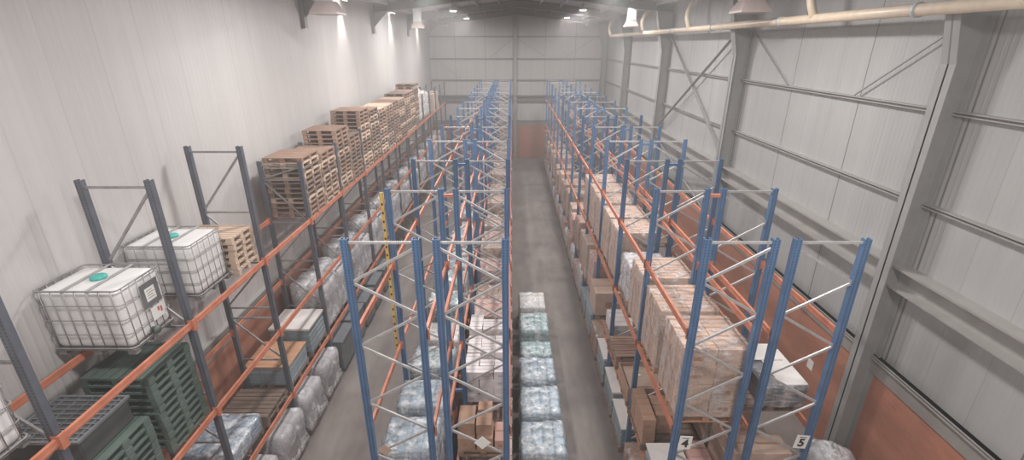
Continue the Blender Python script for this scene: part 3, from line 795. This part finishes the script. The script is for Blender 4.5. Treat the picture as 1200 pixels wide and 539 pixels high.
# ---- rack C
n = 0
c2 = [(7.62,1.52,0),(9.05,1.45,0),(10.42,1.5,0),(11.75,0.75,1),(13.25,1.5,0),(14.62,1.5,0),(16.02,1.5,0),(17.4,1.5,0),(18.85,1.48,0)]
for i, (y, hh, kind) in enumerate(c2):
    pallet(3.70, y, ZB2, 1.18, 1.12, 'orange brown pallet under the %s big load in the number 4 rack' % ORD[i], 'dwood' if i < 2 else 'wood')
    if kind: 
        soft_load('lower load under white plastic in the gap of the carton row', 3.70, y, ZB2+PH, 1.18, 1.1, hh+0.35, 2,2,3, 'sack', 'filmw', 'wrapped_sack_load', 'sack', amp=0.06)
    else:
        carton_load('%s big wrapped carton load on the middle beams of the number 4 rack' % ORD[i], 3.70, y, ZB2+PH, 1.2, 1.16, hh, 2, 4, 4, 'cart', 'film', 0, jit=0.006)
# lowest beams of rack C
pallet(3.62, 7.6, ZB3, 1.2, 1.15, 'pallet below the nearest carton load, lowest beams, number 4 rack', 'wood')
board_stack('low stack of pale boards in the number 4 rack, nearest the camera', 3.35, 7.55, ZB3+PH, 0.75, 0.95, 0.45, 3, 'board', 'boardg')
carton_load('small grey carton pair beside the pale boards in the number 4 rack', 4.0, 7.6, ZB3+PH, 0.45, 0.9, 0.5, 1, 2, 1, 'cartp', None)
pallet(3.62, 8.95, ZB3, 1.25, 1.15, 'pallet under the long brown cartons in the number 4 rack', 'woodg')
carton_load('long upright brown carton load by the aisle in the number 4 rack', 3.15, 8.95, ZB3+PH, 0.30, 1.1, 0.72, 1, 3, 2, 'cartb', None)
carton_load('squat brown cartons stacked behind the long carton, number 4 rack', 3.62, 9.1, ZB3+PH, 0.5, 0.7, 0.55, 1, 2, 2, 'cartb', None)
for k in range(2): pallet(4.05, 8.2+k*0.02+0.75, ZB3+PH*(k+1), 0.34, 1.1, 'narrow %s pallet standing beside the squat cartons, number 4 rack' % ('lower','upper')[k], 'woodg')
pallet(3.60, 10.4, ZB3, 1.25, 1.15, 'pallet under the large flat open carton in the number 4 rack', 'wood')
t = thing('open_carton', 'large flat open topped brown carton with a white spot inside', 'carton', (3.60, 10.4, ZB3+PH))
b = MB(); b.box(-0.6,0.6,-0.55,0.55,0,0.02); b.box(-0.6,-0.58,-0.55,0.55,0.02,0.4); b.box(0.58,0.6,-0.55,0.55,0.02,0.4); b.box(-0.58,0.58,-0.55,-0.53,0.02,0.4); b.box(-0.58,0.58,0.53,0.55,0.02,0.4); b.build('carton_wall', 'cartb', t)
b = MB(); b.box(-0.57,0.57,-0.52,0.52,0.02,0.28); b.box(-0.32,0.16,-0.35,0.35,0.28,0.30); b.build('contents', 'cart', t)
b = MB(); b.lathe([(0.0,0.305),(0.05,0.305),(0.05,0.31),(0,0.31)],12,(-0.12,0.1,0),cap=False); tag(b.build('label_dot', 'paper', t), 'round white spot')
for k in range(3): pallet(3.62, 12.05-0.2, ZB3+k*PH, 1.22, 1.05, 'empty slatted pallet by white boxes in the number 4 rack, %s in pile' % ('lowest','middle','topmost')[k], 'wood', 'x')
pallet(3.62, 13.2, ZB3, 1.2, 1.1, 'pallet under the white boxes in the number 4 rack', 'wood')
carton_load('low pile of white boxes behind the empty pallets, number 4 rack', 3.66, 13.2, ZB3+PH, 1.0, 1.0, 0.45, 2, 2, 1, 'cartw', None, 1, tmat='tapew')
pallet(3.5, 14.6, ZB3, 1.2, 1.1, 'pallet under the big plain beige carton, number 4 rack', 'wood')
carton_load('big plain beige carton block beside the aisle, number 4 rack', 3.45, 14.6, ZB3+PH, 1.25, 1.1, 0.85, 1, 1, 1, 'cart', None)
n = 0
for i in range(3, 13):
    for j in range(2):
        y = YM[i] + 0.72 + 1.34*j; n += 1
        hh = [1.0,1.35,1.45,1.1,1.3,0.9][n%6]; m = ['cartb','cartp','cart','cartb'][n%4]
        x = 3.62-0.06*(n%3)
        pallet(x, y, ZB3, 1.2, 1.12, 'pallet under the %s load past the beige carton, number 4 rack' % ORD[n-1], 'wood')
        carton_load('%s carton load past the big beige carton, lowest beams, number 4 rack' % ORD[n-1], x, y, ZB3+PH, 1.18, 1.12, hh, 2, 2, 3, m, 'film', 1 if n % 5 == 0 else 0)
# floor under rack C
fl_ = [(7.6,'c','cartb',0.75,'brown cartons'),(8.95,'c','cartb',0.8,'brown cartons'),(10.55,'b','board',0.85,'white boards'),(11.83,'b','board',1.0,'white and teal layers'),(13.28,'b','board',1.1,'white boards'),(14.62,'c','cartb',1.0,'brown cartons'),(16.05,'b','boardg',1.05,'grey striped layers'),(17.4,'b','boardg',0.9,'grey striped layers')]
for i, (y, k, m, hh, d) in enumerate(fl_):
    pallet(3.58, y, 0.001, 1.25, 1.15, 'floor pallet under the %s stack beneath the number 4 rack' % ORD[i], 'wood')
    if k == 'c': carton_load('%s floor stack beneath the number 4 rack, of %s' % (ORD[i], d), 3.58, y, 0.001+PH, 1.22, 1.15, hh-PH, 2,2,2, m, 'film')
    else: board_stack('%s floor stack beneath the number 4 rack, of %s' % (ORD[i], d), 3.58, y, 0.001+PH, 1.22, 1.2, hh-PH, 6, m, 'boardg')
n = 0
for i in range(4, 13):
    for j in range(2):
        y = YM[i] + 0.74 + 1.33*j; n += 1; hh = [1.0,1.2,0.8][n%3]
        pallet(3.58, y, 0.001, 1.22, 1.12, 'floor pallet under the %s silver or carton load, number 4 rack' % ORD[n-1], 'woodg')
        if n % 2: soft_load('%s grey wrapped floor load past the striped layers, number 4 rack' % ORD[n-1], 3.58, y, 0.001+PH, 1.25, 1.2, hh, 2,2,2, 'sack', 'filmw', 'wrapped_sack_load', 'sack')
        else: carton_load('%s carton floor load past the striped layers, number 4 rack' % ORD[n-1], 3.58, y, 0.001+PH, 1.2, 1.12, hh, 2,2,2, 'cartp', 'film')
# ---- rack D
pallet(5.07, 7.95, ZB2, 1.18, 1.2, 'pallet under the grey case by the number 5 sign', 'woodg')
t = thing('wrapped_case', 'grey wrapped case topped with white sheets by the number 5 sign', 'case', (5.26, 7.95, ZB2+PH))
b = MB(); b.bbox(-0.42,0.42,-0.66,0.66,0,0.5,0.04); b.build('case_body', 'grey', t)
b = MB(); b.bbox(-0.12,0.42,-0.64,0.50,0.505,0.535,0.01); b.bbox(-0.30,0.30,0.1,0.66,0.536,0.56,0.01); b.build('white_sheet', 'board', t)
link('film', film_shell(0.9,1.38,0.52,'film',1,0.02,0.05), t)
pallet(5.07, 9.13, ZB2, 1.18, 0.95, 'bare pallet behind the grey case in the number 5 rack', 'woodg')
n = 0
for (y, hh, m) in ((7.7,1.05,'cart'),(9.02,0.9,'cartb'),(10.6,0.8,'cartb'),(11.85,1.0,'cart'),(13.4,0.8,'cartb'),(16.2,1.2,'cartb')):
    n += 1
    pallet(5.05, y, ZB3, 1.18, 1.12, 'pallet under the %s carton load in the number 5 rack' % ORD[n-1], 'wood')
    carton_load('%s carton load on the lowest beams of the number 5 rack' % ORD[n-1], 5.05, y, ZB3+PH, 1.15, 1.1, hh, 2, 2, 3, m, None if n == 1 else 'film', 1 if n == 1 else 0)
for i, y in enumerate((16.2,19.0,21.8)):
    pallet(5.05, y-0.2, ZB2, 1.18, 1.12, 'empty pallet %s along the middle beams of the number 5 rack' % ORD[i], 'wood')
# ---- big white bag by the right wall and paper on the bricks
t = thing('bulk_bag', 'bulging white plastic bag on floor by nearest right wall column', 'bag', (7.74, 8.6, 0.001))
b = MB(); b.blob(-0.55,0.55,-0.55,0.55,0,1.5,0.42,0.10,2.2,3,18,0,0.12); b.build('bag_body', 'tarp', t)
b = MB(); b.tube([(0,0,1.42),(0.05,0.02,1.55),(-0.02,0.05,1.64)],0.06,8); b.build('tied_neck', 'tarp', t)
link('film', film_shell(1.14,1.14,1.53,'filmw',2,0.10,0.42,0.12,16), t)
b = MB(); b.box(8.728,8.738,11.3,11.55,1.7,2.0); tag(b.build('wall_notice', 'paper'), 'small white paper notice on the brick wall by the bulging bag', 'notice')

# every repeat carries the name of its kind's group
GR = {'wooden_pallet':'wooden pallets under the rack and floor loads','carton_load':'carton loads on the racks and under them','wrapped_sack_load':'grey film wrapped loads in the racks',
      'wrapped_pack_load':'film wrapped pack bundles','board_stack':'board stacks in the racks','plastic_bin':'grey lidded bins under the left rack','plastic_tank':'caged liquid tanks on the left rack',
      'pallet_rack':'long pallet racks','steel_portal_frame':'steel portal frames of the hall','high_bay_lamp':'high bay lamps under the roof','wall_floodlight':'floodlights along the left wall',
      'ventilation_hood':'flared hoods under the roof','cross_bracing':'cross braces on the right wall'}
for o in list(C.objects):
    if o.parent is None and 'label' in o and 'group' not in o:
        g = GR.get(o.name.split('.')[0])
        if g: o['group'] = g

# ------------------------------------------------------------------ camera, view
cam = bpy.data.cameras.new('camera'); co = bpy.data.objects.new('camera', cam); C.objects.link(co)
cam.sensor_width = 36.0; cam.lens = 36.0*553/1200; cam.clip_end = 200; cam.clip_start = 0.05
co.location = (0, 0, H); co.rotation_euler = (math.radians(90-21.47), 0, 0)
S = bpy.context.scene; S.camera = co
w = bpy.data.worlds.new('world'); S.world = w; w.use_nodes = True
w.node_tree.nodes['Background'].inputs[0].default_value = (0.8,0.85,0.9,1); w.node_tree.nodes['Background'].inputs[1].default_value = 0.3
vs_ = w.node_tree.nodes.new('ShaderNodeVolumeScatter'); vs_.inputs['Color'].default_value = (0.97,0.95,0.94,1)  # thin haze added to the air to stand in for lens glare
vs_.inputs['Density'].default_value = 0.0062; vs_.inputs['Anisotropy'].default_value = 0.2
w.node_tree.links.new(vs_.outputs[0], w.node_tree.nodes['World Output'].inputs['Volume'])
S.view_settings.view_transform = 'Standard'; S.view_settings.look = 'None'; S.view_settings.gamma = 1.0
S.view_settings.use_curve_mapping = False; S.view_settings.exposure = -0.42
S.cycles.max_bounces = 8; S.cycles.diffuse_bounces = 4; S.cycles.transparent_max_bounces = 12
print('OBJECTS', len(bpy.data.objects), 'pallets', npal[0])
